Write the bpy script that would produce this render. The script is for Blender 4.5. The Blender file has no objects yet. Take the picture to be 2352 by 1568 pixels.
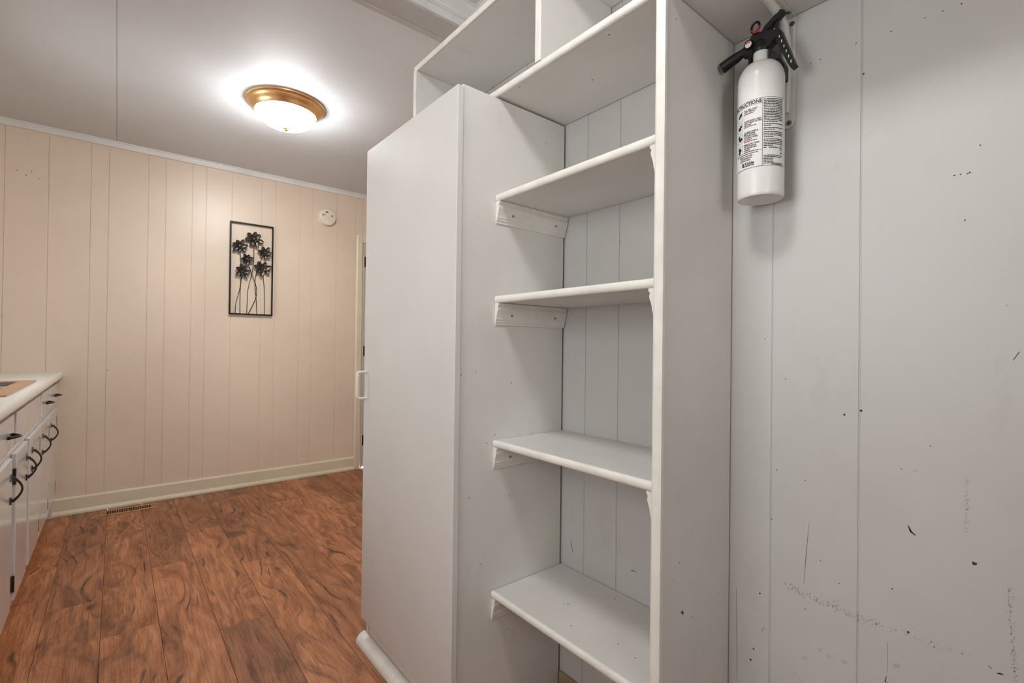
import bpy, bmesh, math, random
from mathutils import Vector, Matrix
random.seed(7)
scn = bpy.context.scene
col = scn.collection
R = math.radians

# ------------------------------------------------------------------ camera
CAM_F, YAW, PITCH, ROLL, CAM_H = 1100.34, R(50.494), R(0.345), R(0.694), 1.12
fw = Vector((math.cos(YAW)*math.cos(PITCH), math.sin(YAW)*math.cos(PITCH), math.sin(PITCH)))
rt = fw.cross(Vector((0, 0, 1))).normalized()
up = rt.cross(fw)
rt2 = rt*math.cos(ROLL) + up*math.sin(ROLL)
up2 = -rt*math.sin(ROLL) + up*math.cos(ROLL)
cd = bpy.data.cameras.new('camera')
cd.sensor_fit = 'HORIZONTAL'; cd.sensor_width = 36.0
cd.lens = CAM_F*36.0/2352.0
cd.clip_start = 0.02
cam = bpy.data.objects.new('camera', cd)
m = Matrix((rt2, up2, -fw)).transposed().to_4x4()
m.translation = Vector((0, 0, CAM_H))
cam.matrix_world = m
col.objects.link(cam)
scn.camera = cam

# ------------------------------------------------------------------ world, exposure
w = bpy.data.worlds.new('world'); scn.world = w
w.use_nodes = True
w.node_tree.nodes['Background'].inputs[0].default_value = (0.96, 0.985, 1.0, 1)
w.node_tree.nodes['Background'].inputs[1].default_value = 2.6
vs = scn.view_settings
vs.view_transform = 'Standard'; vs.look = 'None'; vs.gamma = 1.0; vs.use_curve_mapping = False
vs.exposure = 1.55
LAMP_KITCHEN = 33.0
LAMP_UTILITY = 16.2

# ------------------------------------------------------------------ material helpers
def srgb(r, g, b):
    f = lambda c: (c/12.92 if c <= 0.04045 else ((c+0.055)/1.055)**2.4)
    return (f(r/255), f(g/255), f(b/255), 1.0)

class NT:
    def __init__(self, name):
        self.mat = bpy.data.materials.new(name); self.mat.use_nodes = True
        self.t = self.mat.node_tree
        self.bsdf = self.t.nodes['Principled BSDF']
    def n(self, typ, props=None, **ins):
        nd = self.t.nodes.new(typ)
        for k, v in (props or {}).items(): setattr(nd, k, v)
        for k, v in ins.items():
            key = int(k[1:]) if k[0] == 'i' and k[1:].isdigit() else k.replace('_', ' ')
            self.set(nd.inputs[key], v)
        return nd
    def set(self, sock, v):
        if hasattr(v, 'is_linked') or isinstance(v, bpy.types.NodeSocket): self.t.links.new(v, sock)
        else: sock.default_value = v
    def math(self, op, a, b=0.0, c=0.0, clamp=False):
        nd = self.n('ShaderNodeMath', {'operation': op, 'use_clamp': clamp}, i0=a, i1=b, i2=c)
        return nd.outputs[0]
    def mix(self, fac, a, b, mode='MIX'):
        nd = self.t.nodes.new('ShaderNodeMix'); nd.data_type = 'RGBA'; nd.blend_type = mode
        self.set(nd.inputs[0], fac); self.set(nd.inputs[6], a); self.set(nd.inputs[7], b)
        return nd.outputs[2]
    def ramp(self, fac, stops):
        nd = self.t.nodes.new('ShaderNodeValToRGB'); e = nd.color_ramp.elements
        while len(e) < len(stops): e.new(0.5)
        for el, (p, c) in zip(e, stops):
            el.position = p; el.color = c if len(c) == 4 else (*c, 1)
        self.t.links.new(fac, nd.inputs[0]); return nd.outputs[0]
    def noise(self, vec, scale, detail=3.0, rough=0.5, dist=0.0):
        nd = self.n('ShaderNodeTexNoise', None, Vector=vec, Scale=scale, Detail=detail, Roughness=rough, Distortion=dist)
        return nd.outputs[0]
    def mapv(self, vec, scale=(1, 1, 1), loc=(0, 0, 0)):
        nd = self.n('ShaderNodeMapping', None, Vector=vec, Scale=scale, Location=loc); return nd.outputs[0]
    def out(self, **kw):
        for k, v in kw.items(): self.set(self.bsdf.inputs[k.replace('_', ' ')], v)
    def bump(self, h, strength=0.2, dist=0.002):
        nd = self.n('ShaderNodeBump', None, Strength=strength, Distance=dist, Height=h)
        self.t.links.new(nd.outputs[0], self.bsdf.inputs['Normal'])

def g1(v): return (v, v, v, 1)

def paint(name, c, rough=0.42, mottle=0.06, scale=3.0, bump=0.12, grime=None, coat=0.0):
    m = NT(name)
    pos = m.n('ShaderNodeNewGeometry').outputs['Position']
    n1 = m.noise(pos, scale, 4, 0.6)
    n2 = m.noise(pos, 190, 2, 0.5)
    lo = tuple(x*(1-mottle*1.6) for x in c[:3])+(1,); hi = tuple(min(1, x*(1+mottle)) for x in c[:3])+(1,)
    base = m.ramp(n1, [(0.3, lo), (0.62, hi)])
    if grime:
        n3 = m.noise(m.mapv(pos, (1, 1, 0.45)), 7.0, 6, 0.72)
        base = m.mix(m.ramp(n3, [(0.60, g1(0)), (0.80, g1(0.22))]), base, grime)
        n4 = m.noise(pos, 60, 2, 0.6)
        base = m.mix(m.ramp(n4, [(0.76, g1(0)), (0.78, g1(0.7))]), base, grime)
    rg = m.ramp(n1, [(0.3, g1(rough*0.85)), (0.7, g1(min(1, rough*1.2)))])
    m.out(Base_Color=base, Roughness=rg)
    if coat: m.out(Coat_Weight=coat, Coat_Roughness=0.12)
    h = m.math('ADD', m.math('MULTIPLY', n2, 0.25), m.noise(pos, 22, 2, 0.5))
    m.bump(h, bump, 0.002)
    return m.mat

def plain(name, c, rough=0.5, metal=0.0, bump=0.0, var=0.1, scale=40):
    m = NT(name)
    pos = m.n('ShaderNodeNewGeometry').outputs['Position']
    n1 = m.noise(pos, scale, 3, 0.55)
    base = m.ramp(n1, [(0.3, tuple(x*(1-var) for x in c[:3])), (0.7, tuple(min(1, x*(1+var)) for x in c[:3]))])
    m.out(Base_Color=base, Roughness=rough, Metallic=metal)
    if bump: m.bump(n1, bump, 0.001)
    return m.mat

M = {}
M['white'] = paint('white_cabinet_paint', srgb(217, 214, 209), 0.40, 0.05, 2.2, 0.10, srgb(150, 142, 132))
M['whitedoor'] = paint('smooth_white_door_paint', srgb(212, 210, 207), 0.38, 0.03, 1.5, 0.06)
M['nose'] = paint('cream_white_edge_paint', srgb(228, 225, 218), 0.36, 0.05, 14, 0.2, srgb(176, 164, 146))
M['greywall'] = paint('pale_grey_panel_paint', srgb(193, 191, 188), 0.42, 0.05, 1.7, 0.22, srgb(150, 140, 130))
M['cream'] = paint('cream_panel_paint', srgb(219, 202, 182), 0.36, 0.035, 1.3, 0.16)
M['creamtrim'] = paint('cream_trim_paint', srgb(216, 206, 182), 0.33, 0.04, 5, 0.12)
M['trim'] = paint('white_trim_paint', srgb(222, 220, 216), 0.36, 0.04, 5, 0.1)
M['beam'] = paint('taupe_header_paint', srgb(190, 186, 182), 0.5, 0.05, 4, 0.1)
M['ceil'] = paint('matte_ceiling_paint', srgb(212, 214, 216), 0.62, 0.035, 1.1, 0.28)
M['gloss'] = paint('glossy_cabinet_enamel', srgb(214, 212, 209), 0.2, 0.008, 1.0, 0.008, None, 0.5)
M['counter'] = paint('white_laminate_counter', srgb(224, 221, 214), 0.3, 0.006, 1.0, 0.006)
M['tan'] = plain('tan_sink_enamel', srgb(176, 132, 96), 0.3, 0.0, 0.0, 0.06)
M['steel'] = plain('stainless_steel', srgb(150, 146, 144), 0.28, 1.0)
M['dark'] = plain('dark_cavity', srgb(22, 20, 18), 0.8)
M['gapdark'] = plain('dark_shadow_gap_backing', srgb(30, 27, 24), 0.9)
M['black'] = plain('black_metal_enamel', srgb(26, 24, 22), 0.38, 0.6)
M['blackplastic'] = plain('black_plastic', srgb(9, 9, 9), 0.45, 0.0)
M['petal'] = plain('smoked_black_petal_metal', srgb(84, 80, 74), 0.32, 0.8, 0, 0.6, 60)
M['pewter'] = plain('pewter_pull_metal', srgb(74, 70, 64), 0.28, 0.9)
M['brass'] = plain('polished_brass', srgb(250, 206, 150), 0.3, 0.9, 0, 0.05)
M['brassold'] = plain('worn_brass_register', srgb(188, 140, 84), 0.38, 0.9, 0, 0.2)
M['extwhite'] = plain('white_gloss_steel', srgb(226, 224, 220), 0.24, 0.0, 0, 0.02)
M['labelwhite'] = plain('printed_label_white', srgb(226, 225, 222), 0.35, 0.0, 0, 0.01)
M['ink'] = plain('black_ink', srgb(20, 18, 18), 0.5)
M['redink'] = plain('red_ink', srgb(120, 40, 40), 0.5)
M['red'] = plain('red_plastic', srgb(214, 26, 22), 0.35)
M['chip'] = plain('exposed_dark_chip', srgb(48, 42, 37), 0.8, 0, 0, 0.3)
M['scuff'] = plain('brown_scuff', srgb(112, 98, 82), 0.7, 0, 0, 0.3)
M['smudge'] = plain('grey_smudge', srgb(186, 182, 177), 0.55)
M['rust'] = plain('rust_spot', srgb(92, 52, 28), 0.8, 0, 0, 0.3)
M['whiteplastic'] = plain('white_plastic', srgb(226, 216, 198), 0.4, 0, 0, 0.02)
M['bluedoor'] = paint('pale_blue_grey_door_paint', srgb(198, 208, 208), 0.35, 0.03, 3, 0.05)
M['olive'] = plain('olive_tan_base_paint', srgb(148, 132, 98), 0.6, 0, 0.1, 0.15, 20)
M['screw'] = plain('dull_screw_metal', srgb(120, 112, 102), 0.45, 0.7)

def window_glass():
    m = NT('clear_window_glass')
    tr = m.n('ShaderNodeBsdfTransparent'); gl = m.n('ShaderNodeBsdfGlossy', None, Roughness=0.02)
    fr = m.n('ShaderNodeFresnel', None, IOR=1.45)
    mx = m.n('ShaderNodeMixShader', None, i0=fr.outputs[0], i1=tr.outputs[0], i2=gl.outputs[0])
    m.t.links.new(mx.outputs[0], m.t.nodes['Material Output'].inputs['Surface'])
    return m.mat
M['windowglass'] = window_glass()
def lamp_mat(name, strength):
    m = NT(name)
    m.out(Base_Color=(0.9, 0.88, 0.84, 1), Roughness=0.3, Emission_Color=(0.99, 0.995, 1.0, 1), Emission_Strength=strength)
    return m.mat
M['glassK'] = lamp_mat('lit_frosted_glass_kitchen', LAMP_KITCHEN)
M['glassU'] = lamp_mat('lit_frosted_glass_utility', LAMP_UTILITY)

def wood_floor():
    m = NT('rustic_brown_laminate')
    tc = m.n('ShaderNodeTexCoord').outputs['Object']
    rnd = m.n('ShaderNodeObjectInfo').outputs['Random']
    off = m.n('ShaderNodeCombineXYZ', None, X=m.math('MULTIPLY', rnd, 37.0), Y=m.math('MULTIPLY', rnd, 91.0), Z=m.math('MULTIPLY', rnd, 53.0)).outputs[0]
    v = m.n('ShaderNodeVectorMath', {'operation': 'ADD'}, i0=tc, i1=off).outputs[0]
    sep = m.n('ShaderNodeSeparateXYZ', None, Vector=v)
    # slow sideways drift of the grain, plus swellings round knots
    warp = m.noise(m.mapv(v, (1, 0.40, 1)), 6.0, 1.2, 0.4, 0.1)
    wob = m.noise(m.mapv(v, (1, 0.35, 1)), 19.0, 2.0, 0.5, 0.2)
    fine = m.noise(m.mapv(v, (1, 0.035, 1)), 210, 2, 0.6, 0.2)
    vo = m.n('ShaderNodeTexVoronoi', None, Vector=m.mapv(v, (1.25, 0.62, 0.2)), Scale=3.3, Randomness=1.0)
    kdist = vo.outputs['Distance']
    swell = m.ramp(kdist, [(0.0, g1(1)), (0.30, g1(0))])
    ph = m.math('ADD', m.math('MULTIPLY', warp, 0.24), sep.outputs[0])
    ph = m.math('ADD', ph, m.math('MULTIPLY', swell, 0.10))
    ph = m.math('ADD', ph, m.math('MULTIPLY', wob, 0.030))
    # broad bands and narrow lines of growth rings
    band = m.math('SINE', m.math('MULTIPLY', ph, 95.0))
    line = m.ramp(m.math('ABSOLUTE', m.math('SUBTRACT', m.math('FRACT', m.math('MULTIPLY', ph, 19.0)), 0.5)), [(0.0, g1(1)), (0.05, g1(0.6)), (0.16, g1(0))])
    line2 = m.ramp(m.math('ABSOLUTE', m.math('SUBTRACT', m.math('FRACT', m.math('MULTIPLY', ph, 95.0)), 0.5)), [(0.0, g1(1)), (0.30, g1(0))])
    fig = m.noise(m.mapv(v, (1, 0.32, 1)), 6.5, 3, 0.55, 0.4)
    strong = m.ramp(fig, [(0.45, g1(0)), (0.60, g1(1))])
    weak = m.ramp(fig, [(0.30, g1(1)), (0.62, g1(0.35))])
    patch = m.noise(m.mapv(v, (1, 0.38, 1)), 7.0, 6, 0.66, 0.6)
    base = m.ramp(patch, [(0.25, srgb(104, 62, 38)), (0.42, srgb(146, 92, 60)), (0.55, srgb(166, 109, 75)), (0.75, srgb(188, 132, 97))])
    bt = m.math('MULTIPLY_ADD', band, 0.5, 0.5)
    base = m.mix(m.math('MULTIPLY', weak, 0.38), base, m.ramp(bt, [(0.1, srgb(126, 76, 48)), (0.95, srgb(196, 141, 106))]))
    base = m.mix(m.math('MULTIPLY', line2, 0.16), base, srgb(205, 150, 120))
    base = m.mix(m.math('MULTIPLY', m.math('MULTIPLY', line, strong), 0.55), base, srgb(66, 37, 24))
    base = m.mix(m.ramp(fine, [(0.36, g1(0.5)), (0.54, g1(0))]), base, srgb(84, 50, 33))
    # smoky dark clouds
    cl = m.noise(m.mapv(v, (1, 0.38, 1)), 9.0, 5, 0.62, 1.0)
    base = m.mix(m.ramp(cl, [(0.52, g1(0)), (0.70, g1(0.72))]), base, srgb(78, 44, 29))
    # splits: short thin dark lines along the grain
    crack = m.math('MULTIPLY', line, m.ramp(m.noise(m.mapv(v, (1, 0.45, 1)), 11, 2, 0.5), [(0.58, g1(0)), (0.66, g1(1))]))
    base = m.mix(m.math('MULTIPLY', crack, 0.9), base, srgb(34, 19, 13))
    # knots
    kd = m.math('ADD', kdist, m.math('MULTIPLY', m.math('SUBTRACT', patch, 0.5), 0.10))
    base = m.mix(m.ramp(kd, [(0.02, g1(0.9)), (0.045, g1(0.55)), (0.10, g1(0.0))]), base, srgb(52, 29, 19))
    tone = m.math('ADD', 0.80, m.math('MULTIPLY', rnd, 0.40))
    hsv = m.n('ShaderNodeHueSaturation', None, Color=base, Value=tone, Saturation=1.06, Hue=0.5)
    rg = m.ramp(patch, [(0.3, g1(0.5)), (0.7, g1(0.38))])
    m.out(Base_Color=hsv.outputs[0], Roughness=rg)
    hh = m.math('SUBTRACT', m.math('MULTIPLY', fine, 0.4), m.math('ADD', crack, m.math('MULTIPLY', line, 0.4)))
    m.bump(hh, 0.3, 0.0012)
    return m.mat
M['floor'] = wood_floor()

# ------------------------------------------------------------------ mesh helpers (world coordinates; the root is subtracted on build)
class B:
    def __init__(self): self.bm = bmesh.new()
    def box(self, x0, x1, y0, y1, z0, z1, bev=0.0, seg=1):
        b = bmesh.new()
        bmesh.ops.create_cube(b, size=1.0)
        for v in b.verts:
            v.co = Vector((x0+(v.co.x+.5)*(x1-x0), y0+(v.co.y+.5)*(y1-y0), z0+(v.co.z+.5)*(z1-z0)))
        if bev: bmesh.ops.bevel(b, geom=b.edges[:], offset=bev, segments=seg, affect='EDGES', profile=0.5)
        self.merge(b); return self
    def merge(self, b, mat=None):
        if mat is not None: b.transform(mat)
        me = bpy.data.meshes.new('tmp'); b.to_mesh(me); b.free()
        self.bm.from_mesh(me); bpy.data.meshes.remove(me); return self
    def prism(self, prof, axis, a, b):
        """prof: list of 2-D points in the two remaining axes (x:(y,z)  y:(x,z)  z:(x,y))"""
        bm = self.bm
        def P(t, p):
            return {'x': (t, p[0], p[1]), 'y': (p[0], t, p[1]), 'z': (p[0], p[1], t)}[axis]
        v0 = [bm.verts.new(P(a, p)) for p in prof]; v1 = [bm.verts.new(P(b, p)) for p in prof]
        n = len(prof); fs = [bm.faces.new(v0), bm.faces.new(v1)]
        for i in range(n): fs.append(bm.faces.new((v0[i], v0[(i+1) % n], v1[(i+1) % n], v1[i])))
        bmesh.ops.recalc_face_normals(bm, faces=fs); return self
    def lathe(self, prof, c, segs=48, mat=None):
        """prof: (r, z); revolved about z through c"""
        b = bmesh.new(); rings = []
        for r, z in prof:
            if r < 1e-6: rings.append([b.verts.new((0, 0, z))])
            else: rings.append([b.verts.new((r*math.cos(2*math.pi*i/segs), r*math.sin(2*math.pi*i/segs), z)) for i in range(segs)])
        for A, C in zip(rings, rings[1:]):
            if len(A) == 1 and len(C) == 1: continue
            for i in range(segs):
                j = (i+1) % segs
                q = [A[0], C[i], C[j]] if len(A) == 1 else ([A[i], A[j], C[0]] if len(C) == 1 else [A[i], A[j], C[j], C[i]])
                b.faces.new(q)
        bmesh.ops.recalc_face_normals(b, faces=b.faces[:])
        if mat is not None: b.transform(mat)
        b.transform(Matrix.Translation(c)); return self.merge(b)
    def tube(self, pts, r, segs=10, closed=False, flat=None):
        pts = [Vector(p) for p in pts]; bm = self.bm; rings = []; n = len(pts)
        prev = None
        for i, p in enumerate(pts):
            rr = r[i] if isinstance(r, (list, tuple)) else r
            if closed: t = pts[(i+1) % n]-pts[i-1]
            else: t = pts[min(i+1, n-1)]-pts[max(i-1, 0)]
            t.normalize()
            if prev is None:
                a = Vector((0, 0, 1)) if abs(t.z) < 0.9 else Vector((1, 0, 0))
                u = a.cross(t).normalized()
            else: u = (prev-t*prev.dot(t)).normalized()
            prev = u; v = t.cross(u)
            k = flat or 1.0
            rings.append([bm.verts.new(p+u*rr*math.cos(2*math.pi*j/segs)+v*rr*k*math.sin(2*math.pi*j/segs)) for j in range(segs)])
        fs = []
        for i in range(n if closed else n-1):
            A, C = rings[i], rings[(i+1) % n]
            for j in range(segs): fs.append(bm.faces.new((A[j], A[(j+1) % segs], C[(j+1) % segs], C[j])))
        if not closed: fs += [bm.faces.new(rings[0]), bm.faces.new(rings[-1])]
        bmesh.ops.recalc_face_normals(bm, faces=fs); return self
    def poly(self, pts3, thick):
        """flat thin plate: outline points, extruded along vector thick"""
        bm = self.bm; t = Vector(thick)
        a = [bm.verts.new(p) for p in pts3]; b = [bm.verts.new(Vector(p)+t) for p in pts3]
        n = len(a); fs = [bm.faces.new(a), bm.faces.new(b)]
        for i in range(n): fs.append(bm.faces.new((a[i], a[(i+1) % n], b[(i+1) % n], b[i])))
        bmesh.ops.recalc_face_normals(bm, faces=fs); return self
    def build(self, name, mat, parent=None, smooth=False, loc=None, **props):
        base = Vector(loc) if loc is not None else (abs_loc(parent) if parent is not None else Vector((0, 0, 0)))
        self.bm.transform(Matrix.Translation(-base))
        me = bpy.data.meshes.new(name); self.bm.to_mesh(me); self.bm.free()
        me.materials.append(M[mat] if isinstance(mat, str) else mat)
        if smooth:
            for p in me.polygons: p.use_smooth = True
            try: me.set_sharp_from_angle(angle=R(38))
            except Exception: pass
        o = bpy.data.objects.new(name, me); col.objects.link(o)
        if parent is not None:
            o.parent = parent
            o.location = base - abs_loc(parent)
        else: o.location = base
        ABS[o.name] = base
        for k, v in props.items(): o[k] = v
        return o
ABS = {}
def abs_loc(o): return ABS[o.name]

def thing(name, loc, label, category, group=None, kind=None):
    o = bpy.data.objects.new(name, None); o.empty_display_size = 0.05; col.objects.link(o)
    o.location = loc; ABS[o.name] = Vector(loc)
    return tag(o, label, category, group, kind)
def tag(o, label, category, group=None, kind=None):
    o['label'] = label; o['category'] = category
    if group: o['group'] = group
    if kind: o['kind'] = kind
    return o

def arc(cx, cy, r, a0, a1, n):
    return [(cx+r*math.cos(R(a0+(a1-a0)*i/n)), cy+r*math.sin(R(a0+(a1-a0)*i/n))) for i in range(n+1)]

# ------------------------------------------------------------------ the room: key planes
XW, XL, XK = 1.147, -0.93, 2.75       # utility right wall, left wall, kitchen right wall
YW, YN = 4.154, -1.5                  # far kitchen wall, wall behind the camera
YH0, YH1 = 1.643, 1.776               # header between the two rooms
ZC, ZU = 2.44, 2.49                   # kitchen ceiling, utility ceiling

# floor with planks
fl = tag(B().box(XL, XK, YN, YW, -0.05, -0.009).build('floor', 'dark'), 'rustic brown wood-look laminate plank floor', 'floor', kind='structure')
PW, PL, GAP = 0.178, 1.22, 0.0005
joints = {0: 2.72, 1: 2.355, 2: 2.94, 3: 2.148, 4: 2.727, 5: 2.98}
plank_cache = {}
x0 = -0.212 - PW*5
k = -5
while x0 < XK:
    ja = joints.get(k, 2.1 + ((k*0.457) % 1.22))
    j = ja - PL*5
    while j < YW:
        a, b = max(j, YN), min(j+PL, YW-0.002)
        xa, xb = max(x0, XL), min(x0+PW, XK)
        if b-a > 0.02 and xb-xa > 0.02 and not (xa > XW and b < YH1):
            key = (round(b-a, 4), round(xb-xa, 4))
            cx, cy = (xa+xb)/2, (a+b)/2
            if key not in plank_cache:
                o = B().box(xa+GAP, xb-GAP, a+GAP, b-GAP, -0.009, 0.0, 0.0006).build('plank', 'floor', fl, loc=(cx, cy, 0))
                plank_cache[key] = o.data
            else:
                o = bpy.data.objects.new('plank', plank_cache[key]); col.objects.link(o); o.parent = fl; o.location = (cx, cy, 0)
        j += PL
    x0 += PW; k += 1

def wall_panels(parent, axis, cuts, fixed0, fixed1, z0, z1, mat, gap=0.0022, bev=0.0014):
    for a, b in zip(cuts, cuts[1:]):
        if b-a < 0.01: continue
        bb = B()
        if axis == 'x': bb.box(a+gap/2, b-gap/2, fixed0, fixed1, z0, z1, bev)
        else: bb.box(fixed0, fixed1, a+gap/2, b-gap/2, z0, z1, bev)
        c = ((a+b)/2, (fixed0+fixed1)/2, (z0+z1)/2) if axis == 'x' else ((fixed0+fixed1)/2, (a+b)/2, (z0+z1)/2)
        bb.build('panel', mat, parent, loc=c)

# far kitchen wall with a doorway
DX0, DX1, DZ = 1.682, 2.45, 2.01
wb = B().box(XL, DX0, YW+0.0025, YW+0.1, 0, ZC+.05).box(DX1, XK, YW+0.0025, YW+0.1, 0, ZC+.05).box(DX0, DX1, YW+0.0025, YW+0.1, DZ, ZC+.05)
wb = tag(wb.build('wall_back', 'cream'), 'cream painted vertical plank panelling behind wall art', 'wall', kind='structure')
far_cuts = [XL, -0.72, -0.534, -0.343, -0.145, -0.055, 0.154, 0.252, 0.408, 0.494, 0.66, 0.865, 0.965, 1.15, 1.25, 1.453, 1.619, DX0]
wall_panels(wb, 'x', far_cuts, YW, YW+0.0025, 0, ZC, 'cream', 0.0034, 0.001)
wall_panels(wb, 'x', [DX0, 1.86, 2.06, 2.26, DX1], YW, YW+0.0025, DZ, ZC, 'cream', 0.0034, 0.001)
wall_panels(wb, 'x', [DX1, 2.6, XK], YW, YW+0.0025, 0, ZC, 'cream', 0.0034, 0.001)

# utility wall on the right
wr = tag(B().box(XW+0.0014, XW+0.11, YN, YH1, 0, ZU+.05).build('wall_right', 'greywall'), 'pale grey scuffed vertical plank panelling behind shelves and fire extinguisher', 'wall', kind='structure')
right_cuts = [YN, -1.28, -1.09, -0.92, -0.75, -0.55, -0.32, -0.12, 0.0, 0.297, 0.463, 0.895, 1.023, 1.32, 1.52, YH1]
wall_panels(wr, 'y', right_cuts, XW, XW+0.0014, 0, ZU, 'greywall', 0.0024, 0.0009)

def window(name, axis, c, a, b_, c0, d0, label):
    """added out-of-view window in a wall, lets in fill daylight; axis 'x': wall plane x=c facing +x, axis 'y': wall plane y=c facing +y; a..b_ along the wall, c0..d0 in z"""
    def bx(bb, u0, u1, d_0, d_1, z0, z1, bev=0.003):
        return bb.box(c+d_0, c+d_1, u0, u1, z0, z1, bev) if axis == 'x' else bb.box(u0, u1, c+d_0, c+d_1, z0, z1, bev)
    mid = (a+b_)/2
    wt = thing(name, (c-0.05, mid, c0) if axis == 'x' else (mid, c-0.05, c0), label, 'window', kind='structure')
    zm = (c0+d0)/2
    for q in ((a, a+.04, c0, d0), (b_-.04, b_, c0, d0), (a+.04, b_-.04, c0, c0+.04), (a+.04, b_-.04, d0-.04, d0), (a+.04, b_-.04, zm-.018, zm+.018)):
        bx(B(), q[0], q[1], -0.08, -0.03, q[2], q[3]).build('frame_bar', 'trim', wt)
    for q in ((a-.06, a, c0-.06, d0+.06), (b_, b_+.06, c0-.06, d0+.06), (a, b_, d0, d0+.06), (a, b_, c0-.06, c0)):
        bx(B(), q[0], q[1], 0.0, 0.016, q[2], q[3]).build('casing', 'trim', wt)
    for z0_, z1_ in ((c0+.04, zm-.018), (zm+.018, d0-.04)):
        bx(B(), a+.04, b_-.04, -0.058, -0.054, z0_, z1_, 0.0).build('pane', 'windowglass', wt)
    pl = bpy.data.lights.new('daylight_portal', 'AREA'); pl.shape = 'RECTANGLE'; pl.cycles.is_portal = True
    po = bpy.data.objects.new('daylight_portal', pl); col.objects.link(po)
    if axis == 'x':
        pl.size = d0-c0; pl.size_y = b_-a; po.location = (c-0.09, mid, zm); po.rotation_euler = (0, R(-90), 0)
    else:
        pl.size = b_-a; pl.size_y = d0-c0; po.location = (mid, c-0.09, zm); po.rotation_euler = (R(90), 0, 0)
W1 = (2.45, 3.35, 1.12, 2.02)          # added opening for fill daylight, out of view over the sink
W2 = (-0.65, 0.15, 1.05, 1.95)         # added behind the camera for fill daylight, utility end wall
W3 = (0.25, 1.15, 1.00, 2.00)          # added unseen fill-light opening, left wall, utility side
wl = B().box(XL-0.1, XL, YN, W3[0], 0, ZU+.05).box(XL-0.1, XL, W3[1], W1[0], 0, ZU+.05).box(XL-0.1, XL, W1[1], YW, 0, ZU+.05)
for q in (W1, W3): wl.box(XL-0.1, XL, q[0], q[1], 0, q[2]).box(XL-0.1, XL, q[0], q[1], q[3], ZU+.05)
wl = tag(wl.build('wall_left', 'cream'), 'cream wall with two added fill-light windows behind the kitchen base cabinets', 'wall', kind='structure')
window('fill_window_1', 'x', XL, *W1, 'added white framed fill-light window over the kitchen sink')
window('fill_window_3', 'x', XL, *W3, 'added white framed fill-light window on the long wall opposite the pantry')
wn = B().box(XL, W2[0], YN-0.1, YN, 0, ZU+.05).box(W2[1], XW, YN-0.1, YN, 0, ZU+.05).box(W2[0], W2[1], YN-0.1, YN, 0, W2[2]).box(W2[0], W2[1], YN-0.1, YN, W2[3], ZU+.05)
wn = tag(wn.build('wall_front', 'greywall'), 'pale grey wall with an added fill-light window across the utility end', 'wall', kind='structure')
window('fill_window_2', 'y', YN, *W2, 'added white framed fill-light window in the utility end wall')
wk = tag(B().box(XK, XK+0.1, YH1, YW, 0, ZC+.05).build('wall_side', 'cream'), 'cream wall at the end of the kitchen past the pantry', 'wall', kind='structure')
wp = tag(B().box(XW+0.11, XK, YH1-0.1, YH1, 0, ZC+.05).build('wall_partition', 'cream'), 'cream partition wall running on behind the pantry', 'wall', kind='structure')

# ceilings
ce = tag(B().box(XL, XK, YH1-0.02, YW, ZC+0.008, ZC+0.06).build('ceiling', 'ceil'), 'off white kitchen ceiling of wide panels around the lit lamp', 'ceiling', kind='structure')
wcut = [XL, -0.018, 2.42, XK]
for a, b in zip(wcut, wcut[1:]):
    B().box(a+0.0006, b-0.0006, YH1-0.02, YW, ZC, ZC+0.008, 0.0006).build('panel', 'ceil', ce, loc=((a+b)/2, (YH1+YW)/2, ZC))
cu = tag(B().box(XL, XW, YN, YH0+0.02, ZU+0.008, ZU+0.06).build('ceiling_utility', 'ceil'), 'off white utility ceiling edged with crown moulding above the pantry', 'ceiling', kind='structure')
for a, b in zip([XL, 0.29, XW-0.0], [0.29, XW]):
    B().box(a+0.0006, b-0.0006, YN, YH0+0.02, ZU, ZU+0.008, 0.0006).build('panel', 'ceil', cu, loc=((a+b)/2, 0, ZU))

# header between the rooms
hd = tag(B().box(XL, XW+0.11, YH0, YH1-0.024, 2.405, ZU+.05).build('trim_1', 'beam'), 'boxed ceiling header beam between kitchen and utility room', 'beam', kind='structure')
B().prism([(YH1-0.026, 2.401), (YH1-0.004, 2.401), (YH1, 2.405), (YH1, ZC), (YH1-0.026, ZC)], 'x', XL, XW+0.11).build('edge_strip', 'beam', hd)
B().box(XL, XW+0.0, YH0-0.004, YH0, 2.412, 2.452, 0.0015).build('fascia', 'trim', hd)

# crown mouldings
def crown_prof(s):  # (out, down) pairs, going from wall to ceiling
    return [(0, 0), (s, 0), (s, -0.10*s), (0.86*s, -0.16*s), (0.80*s, -0.30*s), (0.55*s, -0.55*s), (0.34*s, -0.72*s), (0.26*s, -0.86*s), (0.12*s, -0.92*s), (0.12*s, -s), (0, -s)]
def crown_small():
    return [(0, 0), (0.018, 0), (0.018, -0.006), (0.011, -0.010), (0.010, -0.016), (0.012, -0.019), (0.012, -0.040), (0.0, -0.043)]
tag(B().prism([(YW-o, ZC+d) for o, d in crown_small()], 'x', XL, XK).build('trim_2', 'trim'), 'narrow white crown strip along the cream wall', 'moulding', kind='structure')
c = crown_prof(0.048)
tag(B().prism([(YH0-0.004-o, ZU+d) for o, d in c], 'x', XL, XW).build('trim_3', 'trim'), 'white crown moulding along the header beam', 'moulding', kind='structure')
tag(B().prism([(XW-o, ZU+d) for o, d in c], 'y', YN, YH0-0.004).build('trim_4', 'trim'), 'white crown moulding above the pantry top', 'moulding', kind='structure')

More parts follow.
